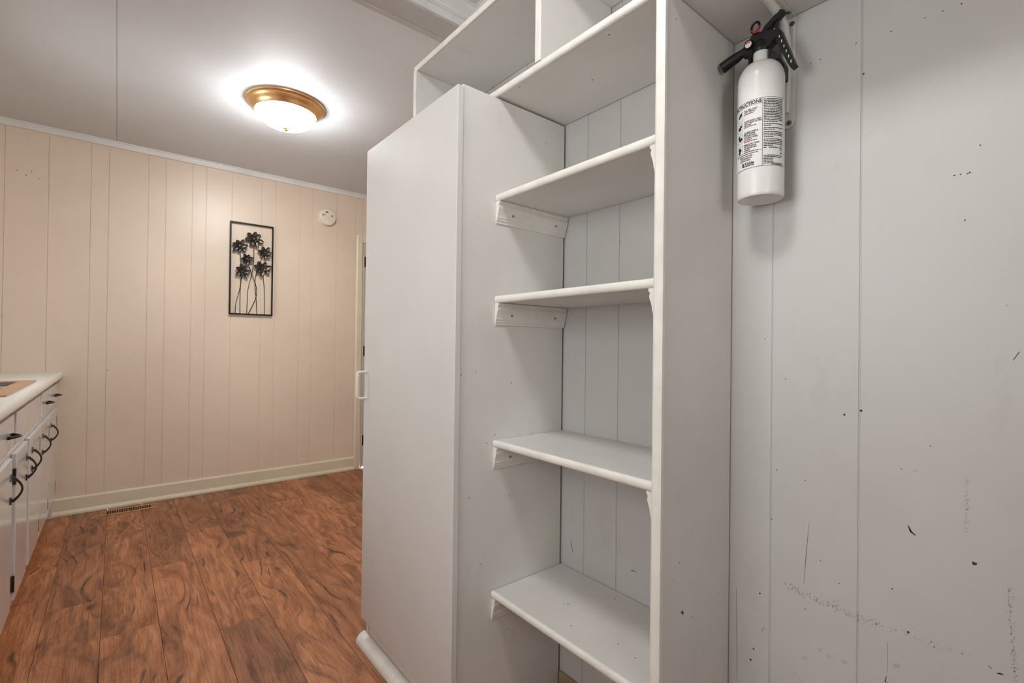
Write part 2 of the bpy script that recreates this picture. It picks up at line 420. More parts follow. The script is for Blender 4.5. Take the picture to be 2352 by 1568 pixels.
# baseboards
bp = [(0, 0), (0.022, 0), (0.022, 0.012), (0.015, 0.026), (0.013, 0.03), (0.013, 0.100), (0.009, 0.108), (0.0, 0.110)]
def base_x(name, x0, x1, label):
    return tag(B().prism([(YW-o, z+0.002) for o, z in bp], 'x', x0, x1).build(name, 'creamtrim'), label, 'baseboard', kind='structure')
base_x('baseboard_back', -0.88, 1.625, 'cream baseboard with shoe moulding along the panelled kitchen wall')
base_x('baseboard_corner', 2.515, XK-0.001, 'cream baseboard past the doorway')

# doorway in the far wall
dr = thing('door_1', (DX0, YW, 0), 'pale blue grey door in cream casing behind the pantry', 'door', kind='structure')
def casing(y0=YW):
    cp = [(0, 0), (0.058, 0), (0.058, -0.010), (0.050, -0.017), (0.012, -0.017), (0.006, -0.013), (0, -0.008)]
    return cp
B().prism([(1.624+u, YW+v) for u, v in casing()], 'z', 0, DZ+0.058).build('casing', 'creamtrim', dr)
B().prism([(DX1+0.06-u, YW+v) for u, v in casing()], 'z', 0, DZ+0.058).build('casing', 'creamtrim', dr)
B().box(1.682, DX1+0.002, YW-0.015, YW, DZ-0.002, DZ+0.058, 0.003).build('casing', 'creamtrim', dr)
B().box(DX0, DX0+0.018, YW, YW+0.1, 0, DZ).box(DX1-0.018, DX1, YW, YW+0.1, 0, DZ).box(DX0+0.018, DX1-0.018, YW, YW+0.1, DZ-0.018, DZ).build('jamb', 'creamtrim', dr)
slab = B().box(DX0+0.021, DX1-0.021, YW+0.012, YW+0.047, 0.008, DZ-0.021, 0.002).build('slab', 'bluedoor', dr)
for zz in (1.80, 1.0, 0.2):
    B().tube([(DX0+0.02, YW+0.006, zz), (DX0+0.02, YW+0.006, zz+0.09)], 0.0055, 8).box(DX0+0.019, DX0+0.045, YW+0.009, YW+0.012, zz, zz+0.09).build('hinge', 'pewter', dr)
B().lathe([(0, 0), (.024, 0), (.026, .008), (.012, .014), (.012, .035), (.026, .045), (.027, .06), (.016, .07), (0, .071)], (DX1-0.085, YW+0.012, 0.95), 20, Matrix.Rotation(R(90), 4, 'X')).build('knob', 'brassold', dr, True)

# ------------------------------------------------------------------ ceiling lamps
def ceiling_lamp(cx, cy, z, glass, label):
    t = thing('ceiling_lamp', (cx, cy, z), label, 'ceiling lamp')
    B().lathe([(0, 0), (.199, 0), (.202, -.004), (.200, -.010), (.190, -.014), (.187, -.018), (.189, -.022), (.185, -.028), (.176, -.034), (.168, -.044), (.163, -.052), (.158, -.056), (.151, -.055), (.150, -.045), (0, -.04)], (cx, cy, z), 64).build('pan', 'brass', t, True)
    prof = [(.151, -.050)] + [(.151*math.cos(R(a)), -.052-.080*math.sin(R(a))) for a in range(6, 90, 6)] + [(0, -.132)]
    B().lathe(prof, (cx, cy, z), 48).build('glass_bowl', glass, t, True)
    B().lathe([(0, -.128), (.017, -.1295), (.018, -.134), (.012, -.139), (.010, -.144), (0, -.149)], (cx, cy, z), 20).build('finial', 'brass', t, True)
    return t
ceiling_lamp(0.712, 2.868, ZC, 'glassK', 'lit flush ceiling lamp with brass pan on the kitchen ceiling')
ceiling_lamp(0.20, 0.46, ZU, 'glassU', 'lit flush ceiling lamp with brass pan above the utility side')

# ------------------------------------------------------------------ tall pantry cabinet
CX, CXB = 0.737, 1.1395               # carcass front, back
CY0, CY1 = 1.12, 1.735
pc = thing('pantry_cabinet', (CX, (CY0+CY1)/2, 0), 'tall white pantry cabinet with one flat door', 'cabinet')
B().box(CX, CXB, CY0, CY0+0.019, 0, 1.846, 0.001).build('side_panel', 'white', pc)
B().box(CX, CXB, CY1-0.019, CY1, 0, 1.846, 0.001).build('side_panel', 'white', pc)
B().box(CX+0.001, CXB, CY0+0.02, CY1-0.02, 1.826, 1.845, 0.001).build('top_board', 'white', pc)
B().box(CX+0.002, CXB, CY0+0.02, CY1-0.02, 0.09, 0.108).build('bottom_board', 'white', pc)
B().box(CXB-0.008, CXB-0.002, CY0+0.02, CY1-0.02, 0.10, 1.826).build('back_board', 'white', pc)
B().box(CX+0.001, CX+0.018, CY0+0.021, CY1-0.026, 0.001, 0.110, 0.001).build('toe_board', 'white', pc)
B().prism([(CX-0.001, 0.001)]+[(CX-0.001-0.034*math.cos(R(a)), 0.001+0.034*math.sin(R(a))) for a in (0, 15, 30, 45, 60, 75, 90)], 'y', CY0+0.002, CY1+0.012).build('shoe_moulding', 'nose', pc, True)
DXF = 0.715
door = B().box(DXF, CX-0.003, 1.113, 1.734, 0.098, 1.836, 0.0016, 2).build('door', 'whitedoor', pc)
hp = [(DXF+0.001, 1.712, 1.012)] + [(0.689-0.009*math.sin(R(a)), 1.712, 1.003+0.009*math.cos(R(a))) for a in (0, 30, 60, 90)] + [(0.689-0.009*math.cos(R(a)), 1.712, 0.924-0.009*math.sin(R(a))) for a in (0, 30, 60, 90)] + [(DXF+0.001, 1.712, 0.915)]
B().tube(hp, 0.0046, 10).build('handle', 'trim', door, True)

# ------------------------------------------------------------------ open shelf unit
XS = 0.853
su = thing('open_shelf_unit', (1.0, 0.84, 0), 'open white shelving between pantry cabinet and fire extinguisher', 'shelving')
EY0, EY1 = 0.555, 0.574
B().box(XS+0.006, CXB+0.002, EY0, EY1, 0, 1.8515, 0.0008).build('end_panel', 'white', su)
B().prism([(XS+0.005, EY0-0.0015), (XS-0.003, EY0-0.0015), (XS-0.0055, EY0+0.003), (XS-0.0055, EY1-0.003), (XS-0.003, EY1+0.0015), (XS+0.005, EY1+0.0015)], 'z', 0, 1.8515).build('edge_strip', 'nose', su)

def shelf(z, y0, y1, parent, name='shelf', t=0.019, x1=1.1445):
    s = B().box(XS+0.0095, x1, y0, y1, z-t/2, z+t/2, 0.0006).build(name, 'white', parent)
    prof = [(XS+0.0088, z-t/2-0.0006)] + [(XS+0.006-0.006*math.cos(R(a)) , z+(t/2+0.0008)*math.sin(R(a))) for a in range(-80, 81, 20)] + [(XS+0.0088, z+t/2+0.0008)]
    B().prism(prof, 'y', y0+0.0005, y1-0.0005).build('nosing', 'nose', s, True)
    return s

def cleat(x0, x1, ywall, sgn, z, parent, screws=True):
    pr = [(0.0004, 0), (.0175, 0), (.0175, -.006), (.0135, -.010), (.0155, -.015), (.0150, -.021), (.0115, -.030), (.0085, -.041), (.0080, -.048), (.0060, -.051), (.0060, -.055), (.0035, -.058), (.0030, -.064), (.0004, -.064)]
    o = B().prism([(ywall+sgn*u, z+v) for u, v in pr], 'x', x0, x1).build('cleat', 'nose', parent)
    for f in (0.2, 0.83):
        x = x0+(x1-x0)*f
        mt = Matrix.Rotation(R(-62 if sgn < 0 else 62), 4, 'X')
        b = B().lathe([(0, -0.0012), (.0042, -0.0012), (.0042, .0006), (.0026, .0008), (.0022, -.0004), (0, -.0004)], (x, ywall+sgn*.0105, z-.034), 12, Matrix.Rotation(R(90 if sgn < 0 else -90), 4, 'X') @ Matrix.Rotation(0, 4, 'X'))
        b.build('screw', 'screw', o, True)
    return o

SH = dict(A=1.5500, B=1.2510, C=0.8290, D=0.3880)
for kx, z in SH.items():
    shelf(z, EY1+0.0025, CY0-0.0015, su)
    cleat(XS+0.003, 1.1435, CY0-0.0003, -1, z-0.0105, su)
    cleat(XS+0.003, 1.1435, EY1+0.0003, +1, z-0.0105, su)
B().box(XW-0.012, XW-0.0005, EY1+0.004, CY0-0.004, 0.001, 0.047, 0.002).build('base_strip', 'olive', su)

# ------------------------------------------------------------------ overhead shelf running over cabinet, shelves and extinguisher
ov = thing('overhead_shelf', (1.0, 0.75, 1.853), 'white overhead box shelf along the top of pantry and shelving', 'shelf')
shelf(1.8625, -0.42, CY1, ov, 'shelf_board')
XU = XS+0.004
UY = 1.639
B().box(XU, 1.145, UY-0.019, UY, 1.873, 2.1445, 0.001).build('end_panel', 'white', ov)
B().box(XU, 1.145, 0.933, 0.953, 1.8735, 2.1445, 0.001).build('divider', 'white', ov)
tb = B().box(XU+0.006, 1.145, -0.42, UY, 2.145, 2.164, 0.0008).build('top_board', 'white', ov)
B().box(XU-0.002, XU+0.0055, -0.42, UY+0.001, 2.1445, 2.1645, 0.0015).build('edge_strip', 'nose', tb)
B().box(XU-0.004, XU-0.0003, 0.9325, 0.9535, 1.8740, 2.1435, 0.001).build('edge_strip', 'nose', ov)
B().box(XU-0.004, XU-0.0003, UY-0.0195, UY+0.0005, 1.8735, 2.1435, 0.001).build('edge_strip', 'nose', ov)

# stamped shelf bracket behind the extinguisher
BY = 0.434
br = thing('shelf_bracket', (XW, BY, 1.853), 'white painted steel shelf bracket behind the fire extinguisher', 'bracket')
hw = 0.0155
def leg_outline(L):  # rounded strap
    return [(-hw, 0), (hw, 0)] + [(hw*math.cos(R(a)), L-hw+hw*math.sin(R(a))) for a in range(0, 181, 20)]
B().poly([(XW-0.0008, BY+u, 1.8515-v) for u, v in leg_outline(0.245)], (-0.003, 0, 0)).build('wall_leg', 'white', br)
B().poly([(XW-0.004-v, BY+u, 1.8522) for u, v in leg_outline(0.20)], (0, 0, -0.003)).build('shelf_leg', 'white', br)
rib = [(XW-0.006, BY, 1.64), (XW-0.007, BY, 1.72), (XW-0.012, BY, 1.79), (XW-0.028, BY, 1.826), (XW-0.06, BY, 1.841), (XW-0.11, BY, 1.846), (XW-0.17, BY, 1.848)]
B().tube(rib, [0.005, 0.008, 0.0095, 0.010, 0.0095, 0.008, 0.005], 10).build('rib', 'white', br, True)
for (px_, py_, pz_, ax) in ((XW-0.0042, BY-0.009, 1.836, 'w'), (XW-0.0042, BY-0.004, 1.618, 'w'), (XW-0.03, BY-0.011, 1.8488, 's'), (XW-0.185, BY, 1.8488, 's')):
    mt = Matrix.Rotation(R(-90), 4, 'Y') if ax == 'w' else Matrix.Rotation(R(180), 4, 'X')
    B().lathe([(0, 0), (.0052, 0), (.0046, .0018), (.0022, .0024), (.0018, .001), (0, .001)], (px_, py_, pz_), 12, mt).build('screw', 'screw', br, True)

# ------------------------------------------------------------------ fire extinguisher
EX, EY, ER = 1.085, 0.466, 0.0465
fe = thing('fire_extinguisher', (EX, EY, 1.443), 'white fire extinguisher with printed instructions hanging under the overhead shelf', 'fire extinguisher')
prof = [(0, 1.447), (.034, 1.445), (.040, 1.443), (.0445, 1.4435), (.0462, 1.447), (ER, 1.452), (ER, 1.700)]
prof += [(.0165+(ER-.0165)*math.cos(R(a)), 1.700+.042*math.sin(R(a))) for a in range(10, 91, 10)]
B().lathe(prof+[(.0165, 1.745)], (EX, EY, 0), 64).build('body', 'extwhite', fe, True)
B().lathe([(.0165, 1.741), (.0178, 1.744), (.0165, 1.747), (.0160, 1.768), (.0150, 1.770), (0, 1.770)], (EX, EY, 0), 32).build('neck', 'extwhite', fe, True)
# valve head: sits in the y-z plane, nozzle to +y
hb = B().lathe([(0, 1.766), (.0175, 1.766), (.0185, 1.772), (.0175, 1.786), (.012, 1.792), (0, 1.792)], (EX, EY, 0), 20)
head = hb
outl = [(0.506, 1.775), (0.494, 1.796), (0.478, 1.812), (0.462, 1.808), (0.438, 1.801), (0.424, 1.790), (0.424, 1.783), (0.440, 1.777), (0.452, 1.768), (0.480, 1.766)]
head.poly([(EX-0.011, y, z) for y, z in outl], (0.022, 0, 0))
head.build('valve_head', 'blackplastic', fe)
nz = Vector((-0.012, 0.060, -0.026))
p0 = Vector((EX-0.002, 0.488, 1.789))
B().tube([p0, p0+nz*.35, p0+nz*.45, p0+nz*.95, p0+nz], [.0085, .0095, .011, .0125, .0115], 16).build('nozzle', 'blackplastic', fe, True)
# carry handle: steep strap pointing down away from the nozzle
hs = [(0.436, 1.800), (0.424, 1.796), (0.399, 1.722), (0.394, 1.708), (0.403, 1.704), (0.409, 1.716), (0.437, 1.786)]
hdl = B().poly([(EX-0.009, y, z) for y, z in hs], (0.018, 0, 0)).build('handle', 'blackplastic', fe)
for i in range(6):  # white bars painted as highlights down the black handle
    f = i/5.0
    y = 0.4255-0.0235*f; z = 1.781-0.064*f
    B().box(EX-0.0096, EX-0.0086, y-0.0009, y+0.0009, z-0.0028, z+0.0028).build('painted_glint', 'labelwhite', hdl)
# top lever rising away from the nozzle, with strut
B().poly([(EX-0.008, y, z) for y, z in [(0.462, 1.811), (0.456, 1.819), (0.434, 1.833), (0.424, 1.8385), (0.417, 1.833), (0.426, 1.826), (0.452, 1.807)]], (0.016, 0, 0)).build('lever', 'blackplastic', fe)
B().poly([(EX-0.003, y, z) for y, z in [(0.437, 1.800), (0.437, 1.826), (0.431, 1.829), (0.431, 1.799)]], (0.006, 0, 0)).build('lever_strut', 'blackplastic', fe)
ring = [(EX-0.013+0.002*math.sin(R(a)), 0.4735+0.0085*math.cos(R(a)), 1.8215+0.0125*math.sin(R(a))) for a in range(0, 360, 24)]
pin = B().tube(ring, 0.0026, 8, True).build('pull_pin', 'blackplastic', fe, True)
B().tube([(EX-0.0155, 0.4815, 1.818), (EX-0.016, 0.477, 1.8105), (EX-0.0165, 0.472, 1.8075), (EX-0.016, 0.4665, 1.811), (EX-0.0155, 0.4645, 1.8205)], 0.0016, 6).build('seal_tie', 'red', pin, True)
gm = Matrix.Rotation(R(-90), 4, 'Y')
ga = B().lathe([(0, 0), (.0105, 0), (.0105, .005), (.0095, .0065), (.0085, .0055), (0, .0055)], (EX-0.011, 0.487, 1.789), 20, gm).build('gauge', 'blackplastic', fe, True)
B().lathe([(0, 0), (.0072, 0), (.0072, .0006), (0, .0006)], (EX-0.0165, 0.487, 1.789), 16, gm).build('gauge_dial', 'labelwhite', ga)
B().poly([(EX-0.0172, 0.487+.0062*math.cos(R(a)), 1.789+.0062*math.sin(R(a))) for a in range(20, 141, 20)]+[(EX-0.0172, 0.487+.0035*math.cos(R(a)), 1.789+.0035*math.sin(R(a))) for a in range(140, 19, -20)], (-0.0004, 0, 0)).build('gauge_zone', 'red', ga)
# wall hook
wh = B().box(EX+0.012, XW-0.005, 0.4505, 0.4815, 1.700, 1.772, 0.003)
wh.box(EX+0.008, EX+0.045, 0.4445, 0.4495, 1.742, 1.764, 0.001).box(EX-0.012, EX+0.03, 0.4845, 0.4895, 1.742, 1.764, 0.001).box(EX-0.010, EX+0.03, 0.4425, 0.4475, 1.742, 1.764, .001)
wh.poly([(XW-0.024, 0.449, 1.752), (XW-0.024, 0.431, 1.746), (XW-0.024, 0.425, 1.730), (XW-0.024, 0.425, 1.700), (XW-0.024, 0.449, 1.700)], (-0.022, 0, 0))
wh.build('wall_hook', 'blackplastic', fe)

# label wrapped round the body
TH0 = math.atan2(-EY, -EX)
def wrap(u, z, dr):
    th = TH0 + u/ER
    r = ER+dr
    return Vector((EX+r*math.cos(th), EY+r*math.sin(th), z))
LU0, LUD, LU1, LZ0, LZ1 = -0.0800, 0.0035, 0.0555, 1.503, 1.647
def strip(bb, u0, u1, z0, z1, dr=0.0005, th=0.0002, nseg=None, sk=0.0):
    bm = bb.bm; n = nseg or max(1, int(abs(u1-u0)/0.004))
    a = []; b = []
    for i in range(n+1):
        u = u0+(u1-u0)*i/n
        a.append(bm.verts.new(wrap(u, z0, dr))); b.append(bm.verts.new(wrap(u, z1, dr)))
    for i in range(n):
        bm.faces.new((a[i], a[i+1], b[i+1], b[i]))
lab = B(); strip(lab, LU0, LU1, LZ0, LZ1, 0.0003, nseg=48)
label = lab.build('label', 'labelwhite', fe, True)
ink = B(); red = B()
for zz in (LZ0, LZ1): strip(ink, LU0, LU1, zz-.00035, zz+.00035)
strip(ink, LUD-.0004, LUD+.0004, LZ0, LZ1, nseg=1)
strip(ink, LU0, LUD, 1.6358, 1.6365); strip(ink, LU0, LUD, 1.5375, 1.5381)

def text_flat(body, size, bold=0.0, shear=0.0):
    cu_ = bpy.data.curves.new('tmp_text', 'FONT'); cu_.body = body; cu_.size = size
    cu_.resolution_u = 2; cu_.offset = bold; cu_.shear = shear
    ob = bpy.data.objects.new('tmp_text', cu_); col.objects.link(ob)
    dg = bpy.context.evaluated_depsgraph_get(); dg.update()
    me = bpy.data.meshes.new_from_object(ob.evaluated_get(dg))
    bpy.data.objects.remove(ob); bpy.data.curves.remove(cu_)
    b = bmesh.new(); b.from_mesh(me); bpy.data.meshes.remove(me)
    bmesh.ops.triangulate(b, faces=b.faces[:])
    return b
def label_text(bb, body, u, z, height, width=None, bold=0.0, shear=0.0):
    b = text_flat(body, 1.0, bold, shear)
    xs = [v.co.x for v in b.verts]; ys = [v.co.y for v in b.verts]
    sx = height/0.72
    if width: sx = width/(max(xs)-min(xs))
    for v in b.verts: v.co = wrap(u+(v.co.x-min(xs))*sx, z+v.co.y*height/0.72, 0.0006)
    bmesh.ops.recalc_face_normals(b, faces=b.faces[:])
    bb.merge(b)
def word_bars(bb, u0, u1, z, h):
    u = u0
    while u < u1-0.001:
        wl_ = random.uniform(0.0025, 0.0075); e = min(u+wl_, u1)
        strip(bb, u, e, z, z+h, 0.0006); u = e+0.0007

label_text(ink, 'INSTRUCTIONS', -0.0640, 1.6380, 0.0074, 0.0660, 0.035)
steps = [(1.6300, ['PULL PIN, HOLD', 'UNIT UPRIGHT.'], 1), (1.6060, ['STAND BACK 5 FEET,', 'AIM AT BASE OF FIRE.'], 2), (1.5820, ['SQUEEZE LEVER &', 'EMPTY ENTIRE', 'CONTENTS INTO', 'COOKING VESSEL.'], 2), (1.5560, ['IMMEDIATELY TURN', 'OFF APPLIANCE', 'TO REMOVE HEAT', 'SOURCE.'], 1)]
for z, lines, nred in steps:
    zz = z-0.0030
    for ln in lines:
        label_text(ink, ln, -0.0345, zz, 0.0031, min(0.0370, 0.0020*len(ln)), 0.035); zz -= 0.0040
    for i in range(nred):
        word_bars(red, -0.0345, -0.0345+random.uniform(.018, .03), zz+0.0006, 0.0018); zz -= 0.0036
    # pictogram box: outline with a dark silhouette
    u0, u1, z0, z1 = -0.0560, -0.0385, z-0.0185, z+0.0005
    for a in ((u0, u1, z0, z0+.0006), (u0, u1, z1-.0006, z1), (u0, u0+.0006, z0, z1), (u1-.0006, u1, z0, z1)): strip(ink, *a, nseg=3)
    for i in range(5):
        a = random.uniform(u0+.002, u1-.008); zb = random.uniform(z0+.001, z1-.009)
        pts = [(a+.004+.0042*math.cos(t)*random.uniform(.6, 1), zb+.004+.0042*math.sin(t)*random.uniform(.6, 1)) for t in [k_*0.7 for k_ in range(9)]]
        ink.bm.faces.new([ink.bm.verts.new(wrap(u, z_, 0.0006)) for u, z_ in pts])
word_bars(ink, -0.058, -0.003, 1.5335, 0.0016)
for i, ln in enumerate(['SPECIAL PURPOSE -', 'FOR RESIDENTIAL', 'COOKING FIRES.']):
    label_text(ink, ln, -0.046+.002*(i % 2), 1.5283-.0043*i, 0.0030, 0.0019*len(ln), 0.03)
label_text(ink, 'Kidde', -0.0330, 1.5108, 0.0062, 0.0210, 0.03, 0.25)
strip(ink, -0.0370, -0.0120, 1.5078, 1.5096, 0.0006)
strip(ink, -0.0385, -0.0345, 1.5078, 1.5165, 0.0006)
zz = 1.6435
groups = [15, 2, 2, 4, 5]
for gcount in groups:
    for i in range(gcount):
        last = (i == gcount-1)
        word_bars(ink, LUD+0.002, LUD+(0.045 if not last else random.uniform(.012, .034)), zz-0.0016, 0.00165); zz -= 0.0034
    zz -= 0.0016
word_bars(ink, LUD+0.002, LUD+0.007, 1.5395, 0.0018); word_bars(ink, LUD+0.012, LUD+0.032, 1.5395, 0.0018)
for i in range(20):
    a, b2 = 2*math.pi*i/20, 2*math.pi*(i+1)/20; cu0, cz0 = LUD+0.0405, 1.5400
    ink.bm.faces.new([ink.bm.verts.new(wrap(cu0+r_*math.cos(t), cz0+r_*1.25*math.sin(t), 0.0006)) for r_, t in ((.0036, a), (.0043, a), (.0043, b2), (.0036, b2))])
label_text(ink, 'UL', cu0-0.0022, 1.5380, 0.0038, 0.0044, 0.03)
word_bars(ink, cu0-0.002, cu0+0.003, 1.5285, 0.0022)
zz = 1.5245
for i, L in enumerate((.044, .040, .022, .020, .022)):
    word_bars(ink, LUD+0.002, LUD+L, zz-0.0015, 0.0016); zz -= 0.0034
word_bars(ink, LUD+0.002, LUD+0.046, 1.5066, 0.0016); word_bars(ink, LUD+0.018, LUD+0.046, 1.5042, 0.0016)
ink.build('print', 'ink', label, kind='stuff'); red.build('red_print', 'redink', label, kind='stuff')

# ------------------------------------------------------------------ kitchen base cabinets on the left
KX = -0.300                            # face frame plane
KF = -0.284                            # door faces
def pull_arc(y, z, L, out, vertical, parent):
    pts, rad = [], []
    for i in range(13):
        s = i/12; t = (s-0.5)*L; o = 0.004+out*math.sin(math.pi*s)**0.8
        pts.append((KF+o, y, z+t) if vertical else (KF+o, y+t, z))
        rad.append(0.0034+0.0026*abs(2*s-1)**3)
    b = B().tube(pts, rad, 8)
    for s in (-1, 1):
        if vertical: b.poly([(KF, y-.006, z+s*(L/2-.014)), (KF, y+.006, z+s*(L/2-.014)), (KF, y+.004, z+s*(L/2+.006)), (KF, y, z+s*(L/2+.012)), (KF, y-.004, z+s*(L/2+.006))], (0.004, 0, 0))
        else: b.poly([(KF, y+s*(L/2-.014), z-.006), (KF, y+s*(L/2-.014), z+.006), (KF, y+s*(L/2+.006), z+.004), (KF, y+s*(L/2+.012), z), (KF, y+s*(L/2+.006), z-.004)], (0.004, 0, 0))
    return b.build('pull', 'pewter', parent, True)
def base_unit(y0, y1, doors, drawers, label):
    t = thing('base_cabinet', ((KX-0.9)/2, (y0+y1)/2, 0), label, 'cabinet', 'kitchen base cabinets under the white counter')
    # carcass with toe recess
    cs = B()
    for ya, yb_ in ((y0+.0005, y0+.018), (y1-.018, y1-.0005)):
        cs.prism([(-0.90, 0.0), (-0.37, 0.0), (-0.37, 0.10), (KX, 0.10), (KX, 0.868), (-0.90, 0.868)], 'y', ya, yb_)
    cs.box(-0.90, -0.37, y0+.018, y1-.018, 0.0, 0.10).box(KX-0.018, KX, y0+.018, y1-.018, 0.10, 0.868).box(-0.90, -0.89, y0+.018, y1-.018, 0.10, 0.868).box(-0.89, KX-0.018, y0+.018, y1-.018, 0.10, 0.118)
    cs.build('body', 'gloss', t)
    for (a, b, hy, hg) in doors:
        d = B().box(KX+0.001, KF, a, b, 0.140, 0.690, 0.003, 2).build('door', 'gloss', t)
        if hy: pull_arc(hy, 0.585, 0.085, 0.026, True, d)
        for zz in (0.205, 0.605):
            B().box(KX+0.002, KF-0.004, hg-.007, hg+.007, zz-.028, zz+.028, 0.001).tube([(KF-0.003, hg, zz-.03), (KF-0.003, hg, zz+.03)], .004, 8).build('hinge', 'pewter', d)
    for (a, b, hy) in drawers:
        d = B().box(KX+0.001, KF, a, b, 0.727, 0.845, 0.003, 2).build('drawer_front', 'gloss', t)
        if hy: pull_arc(hy, 0.780, 0.085, 0.026, False, d)
    return t
base_unit(3.275, 4.125, [(3.69, 4.105, 3.775, 4.111), (3.295, 3.675, 3.385, 3.684)], [(3.725, 4.115, 3.985), (3.320, 3.705, 3.55)], 'glossy white base cabinet with two drawers next to the cream wall')
base_unit(2.520, 3.275, [(2.925, 3.270, 2.990, 3.279), (2.565, 2.855, 2.815, 2.557)], [(2.548, 3.262, None)], 'glossy white sink base cabinet with plain false front')
base_unit(1.990, 2.520, [(2.02, 2.470, 2.432, 2.012)], [(2.02, 2.495, 2.385)], 'glossy white single door base cabinet at counter end')
# filler strip between the last unit and the wall
tag(B().box(-0.88, KX, 4.1255, YW-0.0005, 0.0, 0.868).build('filler_strip', 'gloss'), 'narrow white filler strip between base cabinet and cream wall', 'filler')

# counter with a sink cut-out
ct = thing('countertop', (-0.58, 3.05, 0.872), 'white laminate countertop with rolled front edge', 'countertop')
SX0, SX1, SY0, SY1 = -0.80, -0.318, 2.49, 3.285
def ctprof(x0): return [(x0, 0.872), (-0.268, 0.872), (-0.264, 0.874), (-0.2615, 0.878), (-0.2605, 0.886), (-0.261, 0.893), (-0.263, 0.900), (-0.2665, 0.9055), (-0.2715, 0.909), (-0.277, 0.910), (x0, 0.910)]
cb = B().prism(ctprof(SX1), 'y', 1.965, YW-0.001)
cb.box(SX0, SX1, SY1, YW-0.001, 0.872, 0.910).box(SX0, SX1, 1.965, SY0, 0.872, 0.910).box(-0.92, SX0, 1.965, YW-0.001, 0.872, 0.910)
cb.build('slab', 'counter', ct)
B().box(-0.925, -0.905, 1.965, YW-0.001, 0.9105, 1.01, 0.003).build('backsplash', 'counter', ct)

sk = thing('sink', (-0.56, 2.89, 0.910), 'tan rimmed double bowl sink set in the white counter', 'sink')
RX0, RX1, RY0, RY1 = -0.815, -0.303, 2.475, 3.300
bowls = [(-0.74, -0.358, 2.535, 2.845), (-0.74, -0.358, 2.915, 3.235)]
rim = B()
for bx in ((RX0, bowls[0][0], RY0, RY1), (bowls[0][1], RX1, RY0, RY1), (bowls[0][0], bowls[0][1], RY0, bowls[0][2]), (bowls[0][0], bowls[0][1], bowls[0][3], bowls[1][2]), (bowls[0][0], bowls[0][1], bowls[1][3], RY1)):
    rim.box(*bx, 0.9103, 0.917, 0.0015)
rim.build('rim', 'tan', sk)
for (a, b, c0, d0) in bowls:
    t_ = 0.004
    B().box(a, b, c0, d0, 0.745, 0.749).box(a, a+t_, c0, d0, 0.749, 0.915).box(b-t_, b, c0, d0, 0.749, 0.915).box(a+t_, b-t_, c0, c0+t_, 0.749, 0.915).box(a+t_, b-t_, d0-t_, d0, 0.749, 0.915).build('bowl', 'steel', sk)

# ------------------------------------------------------------------ wall art
ART_Y = YW-0.024
ar = thing('wall_art', (0.797, YW, 1.325), 'black metal framed flower wall art on the cream panelling', 'wall art')
ax0, ax1, az0, az1, ft, fd = 0.646, 0.946, 1.322, 2.026, 0.0095, 0.018
for (a, b, c0, d0) in ((ax0, ax0+ft, az0, az1), (ax1-ft, ax1, az0, az1), (ax0+ft, ax1-ft, az1-ft, az1), (ax0+ft, ax1-ft, az0, az0+ft)):
    B().box(a, b, YW-0.026, YW-0.026+fd, c0, d0, 0.0015).build('frame_bar', 'black', ar)
for xx in (ax0+0.03, ax1-0.03):
    B().tube([(xx, YW-0.0005, az1-0.005), (xx, YW-0.016, az1-0.005)], 0.003, 8).build('hanging_stud', 'black', ar)
    B().tube([(xx, YW-0.0005, az0+0.005), (xx, YW-0.016, az0+0.005)], 0.003, 8).build('hanging_stud', 'black', ar)
def smooth_path(p, n=6):
    out = []
    for i in range(len(p)-1):
        p0 = p[max(i-1, 0)]; p1 = p[i]; p2 = p[i+1]; p3 = p[min(i+2, len(p)-1)]
        for k_ in range(n):
            t = k_/n
            out.append(tuple(0.5*((2*b)+(-a+c_)*t+(2*a-5*b+4*c_-d_)*t*t+(-a+3*b-3*c_+d_)*t**3) for a, b, c_, d_ in zip(p0, p1, p2, p3)))
    out.append(p[-1]); return out
stems = [[(0.808, 1.9), (0.809, 1.756), (0.801, 1.659), (0.773, 1.519), (0.766, 1.330)],
         [(0.711, 1.84), (0.722, 1.718), (0.723, 1.596), (0.718, 1.528), (0.693, 1.411), (0.688, 1.330)],
         [(0.732, 1.65), (0.720, 1.515), (0.721, 1.330)],
         [(0.760, 1.745), (0.802, 1.625), (0.827, 1.551), (0.832, 1.482), (0.811, 1.412), (0.775, 1.330)],
         [(0.887, 1.81), (0.862, 1.760), (0.826, 1.634), (0.820, 1.551), (0.829, 1.455), (0.837, 1.330)],
         [(0.869, 1.687), (0.885, 1.528), (0.888, 1.330)]]
for i, s in enumerate(stems):
    B().tube([(x, ART_Y+0.006-0.0012*(i % 3), z) for x, z in smooth_path(s)], 0.0024, 6).build('stem', 'black', ar, True)
